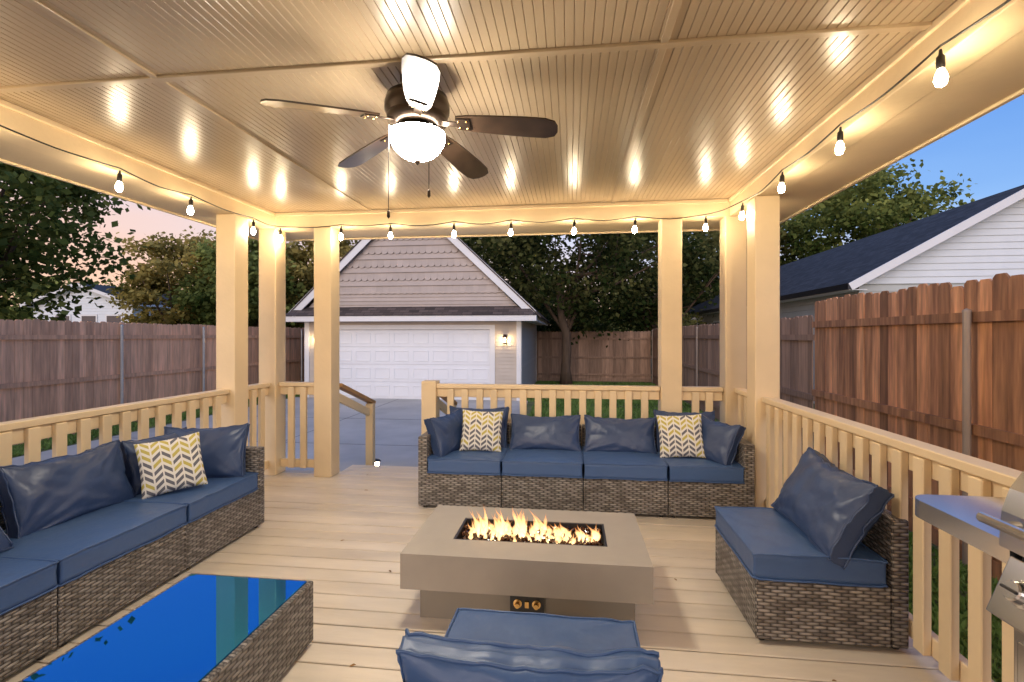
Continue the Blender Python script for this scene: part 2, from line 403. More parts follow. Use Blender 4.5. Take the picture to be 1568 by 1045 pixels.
for k in range(5):
    a=rad(1+72*k)
    b=MB()
    T=[(.20,.045),(.26,.058),(.40,.068),(.55,.074),(.64,.072),(.685,.055),(.70,.02)]
    top=[(r,w) for r,w in T]+[(r,-w) for r,w in reversed(T)]
    M=Matrix.Rotation(a,4,'Z')@Matrix.Translation((0,0,2.525))@Matrix.Rotation(rad(6),4,'Y')@Matrix.Rotation(rad(-13),4,'X')
    up=[(x,y,.004) for x,y in top]; dn=[(x,y,-.004) for x,y in top]
    b.face(up,BLADE,M=M); b.face(dn[::-1],BLADE,M=M)
    for i in range(len(top)):
        j=(i+1)%len(top); b.face([dn[i],dn[j],up[j],up[i]],BLADE,M=M)
    b.box(.12,.21,-.018,.018,-.012,-.005,BRONZE,M=M); b.box(.2,.27,-.042,.042,-.011,-.0045,BRONZE,M=M)
    for sx in (.215,.255):
        for sy in (-.025,.025): b.lathe([(0,-.016),(.006,-.015),(.006,-.011)],(sx,sy,0),8,BRASS,M=M)
    b.build('blade_%d'%(k+1),fan,bevel=.0015,seg=1)

# ------------------------------------------------------------ string lights
sl=empty('string_lights')
wire=MB(); bulbs=MB(); sock=MB()
def bulb(x,y,z=2.565,s=1):
    tilt=Matrix.Translation((x,y,z))@Matrix.Rotation(R.uniform(-.08,.08),4,'X')@Matrix.Rotation(R.uniform(-.08,.08),4,'Y')
    sock.lathe([(0,.0),(.005,0),(.007,-.02),(.014,-.028),(.015,-.065),(.012,-.075),(0,-.075)],(0,0,0),12,BLACK,M=tilt)
    bulbs.lathe([(.010,-.076),(.018,-.095),(.0225,-.115),(.016,-.138),(0,-.146)],(0,0,0),8,BULB,M=tilt)
def run(pts):
    for p in pts: bulb(*p)
    for a,b in zip(pts,pts[1:]):
        q=[]; sg=R.uniform(.015,.035)
        for i in range(11):
            t=i/10; q.append((a[0]+(b[0]-a[0])*t,a[1]+(b[1]-a[1])*t,2.58+sg*abs(2*t-1)**1.5-sg))
        wire.tube(q,.0045,6,BLACK)
xi=XL+.13; xr=XR-.13; yb=4.73
left=[(xi,y) for y in (-1.4,-.5,.3,.95,1.55,2.12,2.96,3.585,4.36)]
back=[(x,yb) for x in (-2.97,-2.31,-1.79,-1.14,-.57,.04,.61,1.25)]
right=[(xr,y) for y in (4.29,3.52,2.8,2.09,1.37,.65,-.07,-.8)]
run(left+back+right)
frt=[(x,-1.55) for x in (-2.2,-.9,.4)]
run(frt)
wire.build('cable',sl,smooth=True); sock.build('sockets',sl,smooth=True); bulbs.build('bulbs',sl,smooth=True)

# ------------------------------------------------------------ cushions & seating
def ridge(p): return 1-2*abs(noise.noise(p))
def cushion_mesh(name,w,h,t,mt,parent,M,seed=0,puff=.5,n=30,wr=.006,box=False,pipe=True,sag=0):
    """local X width, Z height, Y thickness"""
    b=MB(); k=b.m(mt)
    def P(u,v,s):
        if box:
            prof=1-.12*(abs(u)**6+abs(v)**6)/2
            ex=1-.012*(1-abs(s)); 
            rx=w/2*ex; rz=h/2*ex
            yy=s*t/2*prof+ s*.010*(1-u*u)*(1-v*v)
        else:
            q=max(0,(1-abs(u)**2.6))*max(0,(1-abs(v)**2.6))
            prof=puff+ (1-puff)*q**.6 if puff>0 else q**.42
            pin=1-.06*(1-abs(v)**2)*(abs(u)**6); pin2=1-.07*(1-abs(u)**2)*(abs(v)**6)
            rx=w/2*pin; rz=h/2*pin2
            yy=s*t/2*prof
        x=u*rx; z=v*rz
        sd=Vector((seed*3.1,seed*1.7,s*2+seed))
        nn=.8*noise.noise(Vector((x*7,z*7,0))+sd)
        e=max(abs(u),abs(v))**2
        ang=math.atan2(abs(v)-1.15,abs(u)-1.15)
        nn+=(.35+.9*e)*.7*ridge(Vector((ang*4.5,math.copysign(1,u)*3+math.copysign(1,v)*5,math.hypot(u,v)*.6))+sd)
        nn+=.25*noise.noise(Vector((x*26,z*18,s*3))+sd)
        if abs(s)>.5: yy+= s*wr*nn
        else:
            x*=1+.25*wr*nn/ max(w,.1); z+= (v*wr*.4*nn)
        if sag and v>0: z-= sag*v*(1-u*u)*(.7+.5*noise.noise(Vector((x*8,seed,0))))
        if sag: z+=wr*.6*ridge(Vector((x*11,seed,2)))*max(0,v)
        return (x,yy,z)
    NS=5
    grid={}
    def key(u,v,s):
        kk=(round(u,4),round(v,4),round(s,4))
        if kk not in grid:
            grid[kk]=len(b.v); b.v.append(P(u,v,s))
        return grid[kk]
    L=[-1+2*i/n for i in range(n+1)]
    L=[math.copysign(1-(1-abs(x))**1.25,x) for x in L]
    for s in (-1,1):
        for i in range(n):
            for j in range(n):
                q=[key(L[i],L[j],s),key(L[i+1],L[j],s),key(L[i+1],L[j+1],s),key(L[i],L[j+1],s)]
                uv=[(L[a]*w/2/.42+.5,L[c]*h/2/.42+.5) for a,c in ((i,j),(i+1,j),(i+1,j+1),(i,j+1))]
                if s>0: q=q[::-1]; uv=uv[::-1]
                b.f.append(tuple(q)); b.uv.append(uv); b.t.append(.5); b.mi.append(k)
    if puff>0 or box:
        S=[-1+2*i/NS for i in range(NS+1)]
        loop=[(L[i],-1) for i in range(n)]+[(1,L[i]) for i in range(n)]+[(L[n-i],1) for i in range(n)]+[(-1,L[n-i]) for i in range(n)]
        for a in range(len(loop)):
            u0,v0=loop[a];u1,v1=loop[(a+1)%len(loop)]
            for c in range(NS):
                b.f.append((key(u0,v0,S[c]),key(u0,v0,S[c+1]),key(u1,v1,S[c+1]),key(u1,v1,S[c]))); b.uv.append([(0,0)]*4); b.t.append(.5); b.mi.append(k)
        if pipe:
            for s in (-1,1):
                pts=[]
                for (u,v) in loop:
                    p=Vector(P(u,v,s)); pts.append(p*1.004)
                pts.append(pts[0]); b.tube(pts,.005,5,mt)
    o=b.build(name,parent,smooth=True,M=M)
    return o
def pose(x,y,z,lean=0,yaw=0,roll=0):
    return Matrix.Translation((x,y,z))@Matrix.Rotation(yaw,4,'Z')@Matrix.Rotation(lean,4,'X')@Matrix.Rotation(roll,4,'Y')
SH,ST=.30,.42
def seating(name,loc,rz,bounds,depth,armL=False,armR=False):
    e=empty(name,loc,rz)
    w=MB(); n=len(bounds)-1
    for i in range(n):
        a,b=bounds[i]+.003,bounds[i+1]-.003
        w.box(a,b,0,depth-.075,.025,SH,WICK); 
        w.box(a,b,depth-.074,depth,.025,.61,WICK)
        for fx in (a+.03,b-.06):
            for fy in (.02,depth-.05): w.box(fx,fx+.03,fy,fy+.03,0,.026,BLACK)
        for fx in (a-.001,b-.019): w.box(fx,fx+.02,-.004,.016,.024,SH+.002,WICK)
    if armL: w.box(bounds[0]-.002,bounds[0]+.075,-.006,depth-.076,.024,.605,WICK)
    if armR: w.box(bounds[-1]-.075,bounds[-1]+.002,-.006,depth-.076,.024,.605,WICK)
    w.build('wicker_frame',e,bevel=.009,seg=3)
    for i in range(n):
        a,b=bounds[i],bounds[i+1]
        if i==0 and armL: a+=.075
        if i==n-1 and armR: b-=.075
        M=Matrix.Translation(((a+b)/2,(depth-.075)/2-.012,(SH+ST)/2+.004))@Matrix.Rotation(rad(R.uniform(-.8,.8)),4,'Z')@Matrix.Rotation(rad(90),4,'X')
        cushion_mesh('seat_cushion_%d'%(i+1),b-a-.014,depth-.085,ST-SH,NAVY_LIT,e,M,seed=i+len(name),box=True,wr=.0055)
    return e
def bc(e,i,x,y,z,w=.62,h=.40,t=.17,lean=-17,yaw=0,roll=0,seed=1,wr=.014,sag=.02,puff=.30,mt=None):
    cushion_mesh('back_cushion_%d'%i,w,h,t,mt or NAVY_SHADED,e,pose(x,y,z,rad(lean),rad(yaw),rad(roll)),seed=seed,puff=puff,wr=wr,sag=sag)
s1=seating('wicker_sofa',(0,4.0,0),0,[-1.27,-.565,.105,.77,1.42],.72,True,True)
bc(s1,1,-.86,.54,.585,w=.56,h=.38,seed=3); bc(s1,2,-.23,.50,.555,w=.64,h=.33,seed=4,lean=-26); bc(s1,3,.44,.50,.55,w=.63,h=.33,seed=5,lean=-26,roll=1.5); bc(s1,4,1.02,.54,.585,w=.52,h=.38,seed=6)
bc(s1,5,-1.09,.30,.575,w=.46,h=.35,yaw=68,seed=7,lean=-16,t=.17,roll=-3); bc(s1,6,1.19,.28,.575,w=.46,h=.35,yaw=-58,seed=8,lean=-22,t=.17,roll=5)
cushion_mesh('chevron_pillow_1',.37,.37,.13,CHEV,s1,pose(-.79,.33,.60,rad(-20),rad(8),rad(3)),seed=2,puff=0,wr=.004)
cushion_mesh('chevron_pillow_2',.37,.37,.13,CHEV,s1,pose(.93,.30,.60,rad(-20),rad(-8),rad(-4)),seed=9,puff=0,wr=.004)
s2=seating('wicker_sofa',(-2.33,.46,0),rad(90),[0,.76,1.52,2.28,3.04],.72,True,True)
bc(s2,1,.42,.50,.59,w=.66,seed=11); bc(s2,2,1.22,.46,.585,w=.76,h=.38,seed=12,lean=-26,wr=.018); bc(s2,3,2.02,.51,.59,w=.66,h=.38,seed=13,wr=.016); 
bc(s2,4,2.62,.50,.585,w=.48,h=.36,seed=14,yaw=-6); bc(s2,5,2.83,.32,.595,w=.54,h=.38,seed=15,yaw=-68,lean=-18,wr=.016)
cushion_mesh('chevron_pillow',.36,.36,.14,CHEV,s2,pose(2.47,.27,.605,rad(-18),rad(-44),rad(-6)),seed=12,puff=0,wr=.004)
s3=seating('wicker_chair',(.87,3.08,0),rad(-90),[0,.66],.66)
bc(s3,1,.34,.45,.585,w=.66,h=.40,t=.20,lean=-30,seed=17,roll=2,wr=.018)
s4=seating('wicker_chair',(.23,1.80,0),rad(180),[0,.66],.72)
bc(s4,1,.335,.585,.495,w=.63,h=.36,t=.17,lean=-6,seed=22,wr=.017,sag=.012,puff=.25,mt=NAVY_LIT)

ct=empty('wicker_coffee_table'); w=MB()
x0,x1,y0,y1,h=-1.83,-1.20,1.40,2.18,.30
w.box(x0,x1,y0,y0+.035,.02,h,WICK); w.box(x0,x1,y1-.035,y1,.02,h,WICK); w.box(x0,x0+.035,y0+.035,y1-.035,.02,h,WICK); w.box(x1-.035,x1,y0+.035,y1-.035,.02,h,WICK)
w.box(x0+.035,x1-.035,y0+.035,y1-.035,.05,.07,WICK)
w.build('wicker_frame',ct,bevel=.007,seg=3)
GT,nt,out=new_mat('table_glass_sky_reflection'); p=N(nt,'ShaderNodeBsdfPrincipled'); p.inputs['Base Color'].default_value=(.02,.22,.52,1); p.inputs['Metallic'].default_value=.9; p.inputs['Roughness'].default_value=.015  # blue of the reflected sky put into the dark glass's base colour
p.inputs['Coat Weight'].default_value=.1; p.inputs['Coat Roughness'].default_value=.01; p.inputs['Specular Tint'].default_value=(.3,.5,.9,1)
nt.links.new(p.outputs[0],out.inputs[0])
w=MB(); w.box(x0+.022,x1-.022,y0+.022,y1-.022,h-.003,h+.006,GT); w.build('glass_top',ct,bevel=.002)

# ------------------------------------------------------------ fire pit
fp=empty('fire_pit_table')
X0,X1,Y0,Y1=-.84,.385,2.35,3.05; a0,a1,b0,b1=-.62,.19,2.55,2.86; zt,zm=.37,.195
w=MB()
o8=[(X0,Y0),(X1,Y0),(X1,Y1),(X0,Y1)]; i8=[(a0,b0),(a1,b0),(a1,b1),(a0,b1)]
for k in range(4):
    j=(k+1)%4
    w.face([(*o8[k],zt),(*o8[j],zt),(*i8[j],zt),(*i8[k],zt)],STONE)
    w.face([(*o8[k],zm),(*o8[j],zm),(*o8[j],zt),(*o8[k],zt)],STONE)
    w.face([(*i8[j],zt-.08),(*i8[k],zt-.08),(*i8[k],zt),(*i8[j],zt)],STONE)
    w.face([(*o8[j],zm),(*o8[k],zm),(*i8[k],zm),(*i8[j],zm)],STONE)
w.build('table_top',fp)
w=MB(); w.box(X0+.07,X1-.07,Y0+.10,Y1-.08,0,zm-.001,STONE2,.5)
w.build('base',fp,bevel=.004)
w=MB(); t=.012
w.box(a0+.001,a1-.001,b0+.001,b0+t,zt-.08,zt-.002,DSTEEL); w.box(a0+.001,a1-.001,b1-t,b1-.001,zt-.08,zt-.002,DSTEEL); w.box(a0+.001,a0+t,b0+t,b1-t,zt-.08,zt-.002,DSTEEL); w.box(a1-t,a1-.001,b0+t,b1-t,zt-.08,zt-.002,DSTEEL)
w.box(a0+t,a1-t,b0+t,b1-t,zt-.08,zt-.06,DSTEEL)
w.box(-.30,-.13,Y0+.085,Y0+.1,.06,.17,DSTEEL)
for kx in (-.262,-.168):
    M=Matrix.Translation((kx,Y0+.085,.115))@Matrix.Rotation(rad(90),4,'X')
    w.lathe([(.022,0),(.022,.006),(.013,.008),(.012,.03),(0,.031)],(0,0,0),16,BRASS,M=M)
w.box(-.225,-.205,Y0+.07,Y0+.085,.10,.13,BRASS)
w.build('burner_pan_and_controls',fp)
w=MB()
for i in range(1500):
    x=R.uniform(a0+.02,a1-.02); y=R.uniform(b0+.02,b1-.02); z=zt-.04+R.uniform(-.01,.022); s=R.uniform(.007,.014)
    M=Matrix.Translation((x,y,z))@Matrix.Rotation(R.uniform(0,6),4,'Z')@Matrix.Rotation(R.uniform(0,6),4,'X')@Matrix.Diagonal((s*R.uniform(.7,1.2),s,s*R.uniform(.7,1.2),1))
    V=[(1,0,0),(0,1,0),(-1,0,0),(0,-1,0),(0,0,1),(0,0,-1)]; t=R.random()
    for q in ((0,1,4),(1,2,4),(2,3,4),(3,0,4),(1,0,5),(2,1,5),(3,2,5),(0,3,5)):
        w.face([V[j] for j in q],LAVA,[(0,0)]*3,t,M=M)
w.build('lava_pebbles',fp)
FL,nt,out=new_mat('flame'); 
at=N(nt,'ShaderNodeAttribute'); at.attribute_name='tint'
c=MIX(nt,at.outputs['Fac'],(1,.66,.30),(1,.32,.07)); e=N(nt,'ShaderNodeEmission'); nt.links.new(c,e.inputs[0]); nt.links.new(MATH(nt,'MULTIPLY_ADD',at.outputs['Fac'],-1.9,3.6),e.inputs[1])
tp=N(nt,'ShaderNodeBsdfTransparent'); mx=N(nt,'ShaderNodeMixShader'); lw=N(nt,'ShaderNodeLayerWeight'); lw.inputs[0].default_value=.5
nt.links.new(MATH(nt,'MINIMUM',MATH(nt,'ADD',MATH(nt,'MULTIPLY_ADD',lw.outputs['Facing'],.85,.34),MATH(nt,'MULTIPLY',at.outputs['Fac'],.42)),.97),mx.inputs[0]); nt.links.new(e.outputs[0],mx.inputs[1]); nt.links.new(tp.outputs[0],mx.inputs[2]); nt.links.new(mx.outputs[0],out.inputs[0])
w=MB()
for i in range(105):
    x=R.uniform(a0+.05,a1-.04); y=R.gauss((b0+b1)/2,.04); hgt=(.04+.06*abs(noise.noise(Vector((x*9,3,0))))*2)*R.uniform(.6,1.4); r0=R.uniform(.007,.019)
    ph=R.uniform(0,6); am=R.uniform(.008,.03); n=8; ns=14
    ring=[]
    dirx=math.cos(ph); diry=math.sin(ph)*.6
    lean=R.uniform(-.045,.045)
    for k in range(ns+1):
        t=k/ns; rr=r0*(math.sin(math.pi*min(1,t*.8+.18))**1.2)*(1-t**3)*(1+.35*math.sin(t*9+ph))+.0003
        cx=x+dirx*am*math.sin(t*5.5+ph)*t+lean*t*t; cy=y+diry*am*math.sin(t*5+ph)*t; z=zt-.035+hgt*1.25*t
        ring.append([(cx+rr*1.1*math.cos(6.283*j/n),cy+rr*math.sin(6.283*j/n),z) for j in range(n)])
    b0_=len(w.v); kk=w.m(FL)
    for rg in ring: w.v+=rg
    for k in range(ns):
        for j in range(n):
            j2=(j+1)%n; w.f.append((b0_+k*n+j,b0_+k*n+j2,b0_+(k+1)*n+j2,b0_+(k+1)*n+j)); w.uv.append([(0,0)]*4); w.t.append((k/ns)**1.3); w.mi.append(kk)
w.build('flames',fp,smooth=True)

# ------------------------------------------------------------ grill
gl=empty('gas_grill'); w=MB()
gy0,gy1=.62,1.44; gx=1.13
w.box(gx+.03,1.47,gy0,gy1,.08,.70,STEEL)
w.box(gx+.022,gx+.03,gy0+.02,(gy0+gy1)/2-.005,.12,.66,STEEL); w.box(gx+.022,gx+.03,(gy0+gy1)/2+.005,gy1-.02,.12,.66,STEEL)
for yy in ((gy0+gy1)/2-.06,(gy0+gy1)/2+.06,gy1-.12):
    w.tube([(gx+.02,yy,.40),(gx-.015,yy,.42),(gx-.02,yy,.5),(gx-.015,yy,.58),(gx+.02,yy,.6)],.009,8,STEEL)
M=Matrix.Translation((gx-.03,0,.72))@Matrix.Rotation(rad(22),4,'Y')
w.box(0,.05,gy0,gy1+.01,0,.16,STEEL,M=M)
w.box(gx+.05,1.47,gy0,gy1,.70,.90,DSTEEL)
for fy in (gy0+.06,gy1-.06):
    for fx in (gx+.08,1.42): w.lathe([(0,.0),(.03,.005),(.035,.04),(.03,.078),(0,.08)],(fx,fy,0),12,BLACK)
for i in range(4):
    yy=gy1-.07-i*.18
    K=M@Matrix.Translation((0,yy,.085))@Matrix.Rotation(rad(-90),4,'Y')
    w.lathe([(.036,0),(.036,.008),(.028,.012),(.026,.034),(.022,.038),(0,.038)],(0,0,0),24,STEEL,M=K)
    w.box(-.004,.004,-.024,.024,.036,.046,DSTEEL,M=K)
w.build('cabinet',gl,bevel=.004)
w=MB(); prof=[]
for i in range(13):
    t=math.pi*i/12; prof.append((1.30-.19*math.cos(t),.905+.25*math.sin(t)**.75))
for (pa,pb) in zip(prof,prof[1:]): w.face([(pa[0],gy0+.02,pa[1]),(pa[0],gy1-.02,pa[1]),(pb[0],gy1-.02,pb[1]),(pb[0],gy0+.02,pb[1])],STEEL)
for yy in (gy0+.02,gy1-.02): w.face([(a,yy,b) for a,b in prof],DSTEEL)
w.tube([(1.11,gy1-.08,.98),(1.065,gy1-.08,.98)],.008,8,STEEL); w.tube([(1.11,gy0+.08,.98),(1.065,gy0+.08,.98)],.008,8,STEEL); w.tube([(1.062,gy0+.03,.98),(1.062,gy1-.03,.98)],.013,12,STEEL)
w.build('lid',gl)
w=MB(); r=.07; sx0,sx1,sy0,sy1=1.16,1.50,gy1+.01,1.86
out_=[(sx1,sy0),(sx1,sy1)]+[(sx0+r-r*math.sin(t),sy1-r+r*math.cos(t)) for t in [i*math.pi/2/6 for i in range(7)]]+[(sx0,sy0)]
z0s,z1s=.84,.90
w.face([(x,y,z1s) for x,y in out_],STEEL); w.face([(x,y,z0s) for x,y in out_[::-1]],STEEL)
for i in range(len(out_)):
    a=out_[i];b=out_[(i+1)%len(out_)]; w.face([(a[0],a[1],z0s),(b[0],b[1],z0s),(b[0],b[1],z1s),(a[0],a[1],z1s)],STEEL)
w.build('side_shelf',gl)

# ------------------------------------------------------------ fences
def fence(name,p0,p1,top,mt,sp=.145,wob=.012,side=1,step=2.4,galv=GALV,first=.6,pt=.08,gstep=2.4):
    w=MB(); p0=Vector((*p0,0));p1=Vector((*p1,0));d=(p1-p0);L=d.length;d/=L;n=Vector((-d.y,d.x,0))*side
    k=int(L/sp)
    for i in range(k):
        c=p0+d*(i+.5)*sp+n*R.uniform(-.004,.004)
        tp=top+R.uniform(-wob,wob)+.02*noise.noise(Vector((i*.15,0,top)))
        wd=sp*.5-.002
        M=Matrix.Translation(c)@Matrix(((d.x,n.x,0,0),(d.y,n.y,0,0),(0,0,1,0),(0,0,0,1)))
        t=R.random(); h=.018
        P=[(-wd,GZ+.12),(wd,GZ+.12),(wd,tp-.03),(wd-.03,tp),(-wd+.03,tp),(-wd,tp-.03)]
        w.face([(x,-h/2,z) for x,z in P],mt,tint=t,M=M); w.face([(x,h/2,z) for x,z in P[::-1]],mt,tint=t,M=M)
        for a in range(6):
            q=P[a];e=P[(a+1)%6]; w.face([(q[0],h/2,q[1]),(e[0],h/2,e[1]),(e[0],-h/2,e[1]),(q[0],-h/2,q[1])],mt,tint=t,M=M)
    for z in (top-.32,(top+GZ)/2-.05,GZ+.30):
        i=0
        while i<L:
            j=min(L,i+step); w.beam(p0+d*(i+.004)+n*.03+Vector((0,0,z)),p0+d*(j-.004)+n*.03+Vector((0,0,z)),.04,.085,mt,R.random()*.5); i=j
    w.beam(p0-n*.0+Vector((0,0,GZ+.07)),p1-n*.0+Vector((0,0,GZ+.07)),.035,.14,mt,.3)
    if galv:
        i=first
        while i<L:
            c=p0+d*i+n*.085; w.tube([c+Vector((0,0,GZ)),c+Vector((0,0,top-pt))],.03,10,galv); w.lathe([(.033,0),(.03,.02),(0,.035)],(c.x,c.y,top-pt),10,galv); i+=gstep
    return w.build(name)
fence('wooden_fence',(-9.8,-3),(-9.8,24),1.75,FENCEL,side=-1)
fence('wooden_fence',(-9.8,21.4),(3.5,21.4),1.66,FENCED,side=-1,galv=None)
fence('wooden_fence',(3.45,21.4),(3.45,7.35),1.75,FENCED,side=-1,galv=GALVB)
fence('wooden_fence',(3.40,7.3),(3.40,-2),1.93,FENCE,side=-1,wob=.035,step=2.2,galv=GALVB,first=2.75,pt=.28)

# ------------------------------------------------------------ garage
ga=empty('detached_garage'); w=MB()
gx0,gx1,gy0,gy1=-8.24,-1.47,14.5,20.9; ez=2.05
dx0,dx1,dz1=-7.3,-2.39,1.65
def lap(w,x0,x1,y,z0,z1,mt,step=.11,ny=-1):
    z=z0
    while z<z1-.001:
        zz=min(z+step,z1); t=R.random()
        w.face([(x0,y+ny*.016,z),(x1,y+ny*.016,z),(x1,y,zz),(x0,y,zz)],mt,tint=t)
        w.face([(x0,y,z),(x1,y,z),(x1,y+ny*.016,z),(x0,y+ny*.016,z)],mt,tint=t); z=zz
lap(w,gx0,dx0,gy0,GZ,ez,BEIGE); lap(w,dx1,gx1,gy0,GZ,ez,BEIGE); lap(w,dx0,dx1,gy0,dz1,ez,BEIGE)
z=GZ
while z<ez:
    w.face([(gx1+.016,gy0,z),(gx1+.016,gy1,z),(gx1,gy1,z+.11),(gx1,gy0,z+.11)],BEIGE,tint=R.random()); z+=.11
w.face([(gx0,gy0,GZ),(gx0,gy1,GZ),(gx0,gy1,ez),(gx0,gy0,ez)],BEIGE); w.face([(gx0,gy1,GZ),(gx1,gy1,GZ),(gx1,gy1,ez),(gx0,gy1,ez)],BEIGE)
w.build('walls',ga)
w=MB()
for a,b in ((gx0-.03,gx0+.12),(gx1-.12,gx1+.03)): w.box(a,b,gy0-.04,gy0-.017,GZ,ez,WHITE)
w.box(gx1+.017,gx1+.035,gy0-.04,gy0+.12,GZ,ez,WHITE); w.box(gx1+.017,gx1+.03,gy1-.12,gy1,GZ,ez,WHITE)
w.box(dx0-.15,dx0,gy0-.04,gy0-.017,GZ,dz1+.14,WHITE); w.box(dx1,dx1+.15,gy0-.04,gy0-.017,GZ,dz1+.14,WHITE); w.box(dx0,dx1,gy0-.04,gy0-.017,dz1,dz1+.14,WHITE)
w.box(gx0-.5,gx1+.5,gy0-.50,gy0-.46,ez-.16,ez-.0,WHITE)
w.box(gx1+.47,gx1+.5,gy0-.46,gy1+.3,ez-.16,ez,WHITE); w.box(gx0-.5,gx0-.47,gy0-.46,gy1+.3,ez-.16,ez,WHITE)
w.face([(gx0-.49,gy0-.46,ez-.13),(gx0-.49,gy0,ez-.13),(gx1+.49,gy0,ez-.13),(gx1+.49,gy0-.46,ez-.13)],WHITE)
w.face([(gx1+.01,gy0,ez-.13),(gx1+.01,gy1,ez-.13),(gx1+.49,gy1,ez-.13),(gx1+.49,gy0,ez-.13)],WHITE)
px=(gx0+gx1)/2; pz=5.68; hw=3.62; gz=ez+.28
for sgn in (-1,1):
    p0=Vector((px+sgn*(hw+.16),gy0-.16,ez+.05)); p1=Vector((px,gy0-.16,pz)); 
    w.beam(p0,p1,.04,.24,WHITE,up=(0,0,1))
w.build('white_trim',ga)
w=MB()
w.box(dx0,dx1,gy0+.03,gy0+.06,GZ,dz1,GDOOR)
rh=(dz1-GZ)/4; cw=(dx1-dx0)/8
for r_ in range(4):
    w.box(dx0+.005,dx1-.005,gy0+.008,gy0+.031,GZ+r_*rh+.010,GZ+(r_+1)*rh-.010,GDOOR)
    for c_ in range(8):
        xa=dx0+c_*cw+.06; xb=dx0+(c_+1)*cw-.06; za=GZ+r_*rh+.10; zb=GZ+(r_+1)*rh-.10
        for q in ((xa,xb,za,za+.035),(xa,xb,zb-.035,zb),(xa,xa+.035,za+.035,zb-.035),(xb-.035,xb,za+.035,zb-.035)): w.box(q[0],q[1],gy0-.006,gy0+.009,q[2],q[3],GDOOR)
w.build('garage_door',ga,bevel=.004,seg=1)
w=MB()
slope=(pz-ez)/(hw+.1)
def hwz(z): return max(0,(pz-.12-z)/slope)
z=gz-.15; zs=gz+.42
while z<zs:
    a,b=hwz(z),hwz(z+.115); t=R.uniform(.4,.6)
    w.face([(px-a,gy0-.022,z),(px+a,gy0-.022,z),(px+b,gy0,z+.115),(px-b,gy0,z+.115)],TAUPE,tint=t)
    w.face([(px-a,gy0,z),(px+a,gy0,z),(px+a,gy0-.022,z),(px-a,gy0-.022,z)],TAUPE,tint=t); z+=.115
w.box(px-hwz(z),px+hwz(z),gy0-.04,gy0,z,z+.05,TAUPE,.6)
w.face([(px-hwz(z)-.1,gy0+.004,z),(px+hwz(z)+.1,gy0+.004,z),(px,gy0+.004,pz-.1)],TAUPE,tint=.3)
z+=.05; row=0
while z<pz-.3:
    ww=.10; dep=.07; hh=.20
    x=px-hwz(z)-.25+(row%2)*ww
    while x<px+hwz(z):
        pts=[]; zb_=z-dep
        for k in range(7):
            t=math.pi*k/6; pts.append((x+ww-ww*math.cos(t)*.98,zb_+dep-dep*math.sin(t)))
        pts=[(x+.001,z+hh)]+pts+[(x+2*ww-.001,z+hh)]
        if abs(x+ww-px)<hwz(z+.04):
            tt=R.uniform(.42,.58); w.face([(q[0],gy0-.040+ (q[1]-zb_)*.12,q[1]) for q in pts],TAUPE,tint=tt)
            for a_,b_ in zip(pts[1:-1],pts[2:-1]):
                w.face([(a_[0],gy0+.003,a_[1]),(b_[0],gy0+.003,b_[1]),(b_[0],gy0-.040+(b_[1]-zb_)*.12,b_[1]),(a_[0],gy0-.040+(a_[1]-zb_)*.12,a_[1])],TAUPE,tint=.1)
        x+=2*ww
    z+=hh*.98
    a,b=hwz(z),hwz(z+.13)
    if a>0:
        w.face([(px-a,gy0-.042,z-.01),(px+a,gy0-.042,z-.01),(px+b,gy0-.012,z+.15),(px-b,gy0-.012,z+.15)],TAUPE,tint=.5)
        w.face([(px-a,gy0,z-.01),(px+a,gy0,z-.01),(px+a,gy0-.042,z-.01),(px-a,gy0-.042,z-.01)],TAUPE,tint=.2)
    z+=.15+dep*.9; row+=1
w.build('gable',ga)
w=MB()
w.face([(gx0-.52,gy0-.53,ez+.01),(gx1+.52,gy0-.53,ez+.01),(gx1+.2,gy0-.017,gz+.02),(gx0-.2,gy0-.017,gz+.02)],ROOFB)
for sgn in (-1,1):
    a=px+sgn*(hw+.38)
    w.face([(a,gy0-.2,ez-.02),(a,gy1+.3,ez-.02),(px,gy1+.3,pz+.17),(px,gy0-.2,pz+.17)],ROOFB,[(0,0),(6,0),(6,5),(0,5)])
    w.face([(a,gy0-.2,ez-.07),(a,gy1+.3,ez-.07),(px,gy1+.3,pz+.12),(px,gy0-.2,pz+.12)],ROOFB)
    w.face([(a,gy0-.2,ez-.07),(a,gy0-.2,ez-.02),(px,gy0-.2,pz+.17),(px,gy0-.2,pz+.12)],ROOFB)
w.build('roof',ga)
w=MB()
for sx in (-7.85,-1.93):
    w.box(sx-.05,sx+.05,gy0-.04,gy0-.016,1.22,1.5,BRONZE); w.tube([(sx,gy0-.04,1.45),(sx,gy0-.10,1.5),(sx,gy0-.12,1.46)],.01,6,BRONZE)
    w.lathe([(0,1.48),(.07,1.44),(.075,1.43),(0,1.43)],(sx,gy0-.12,0),6,BRONZE)
    w.lathe([(0,1.22),(.045,1.22),(.05,1.235),(0,1.235)],(sx,gy0-.12,0),6,BRONZE)
    for k in range(6):
        t=k*math.pi/3; w.tube([(sx+.045*math.cos(t),gy0-.12+.045*math.sin(t),1.23),(sx+.066*math.cos(t),gy0-.12+.066*math.sin(t),1.43)],.004,4,BRONZE)
w.build('wall_sconces',ga)
w=MB()
for sx in (-7.85,-1.93): w.lathe([(0,1.26),(.022,1.27),(.028,1.33),(.02,1.39),(0,1.41)],(sx,gy0-.12,0),6,SCON)
w.build('sconce_bulbs',ga,smooth=True)
pl=empty('path_light'); w=MB(); c=(-2.66,6.45,GZ+.03)
w.tube([c,(c[0],c[1],c[2]+.16)],.012,8,BLACK); w.lathe([(0,.24),(.06,.225),(.075,.21),(.075,.205),(0,.205)],c,16,BLACK); w.build('stake_and_cap',pl)
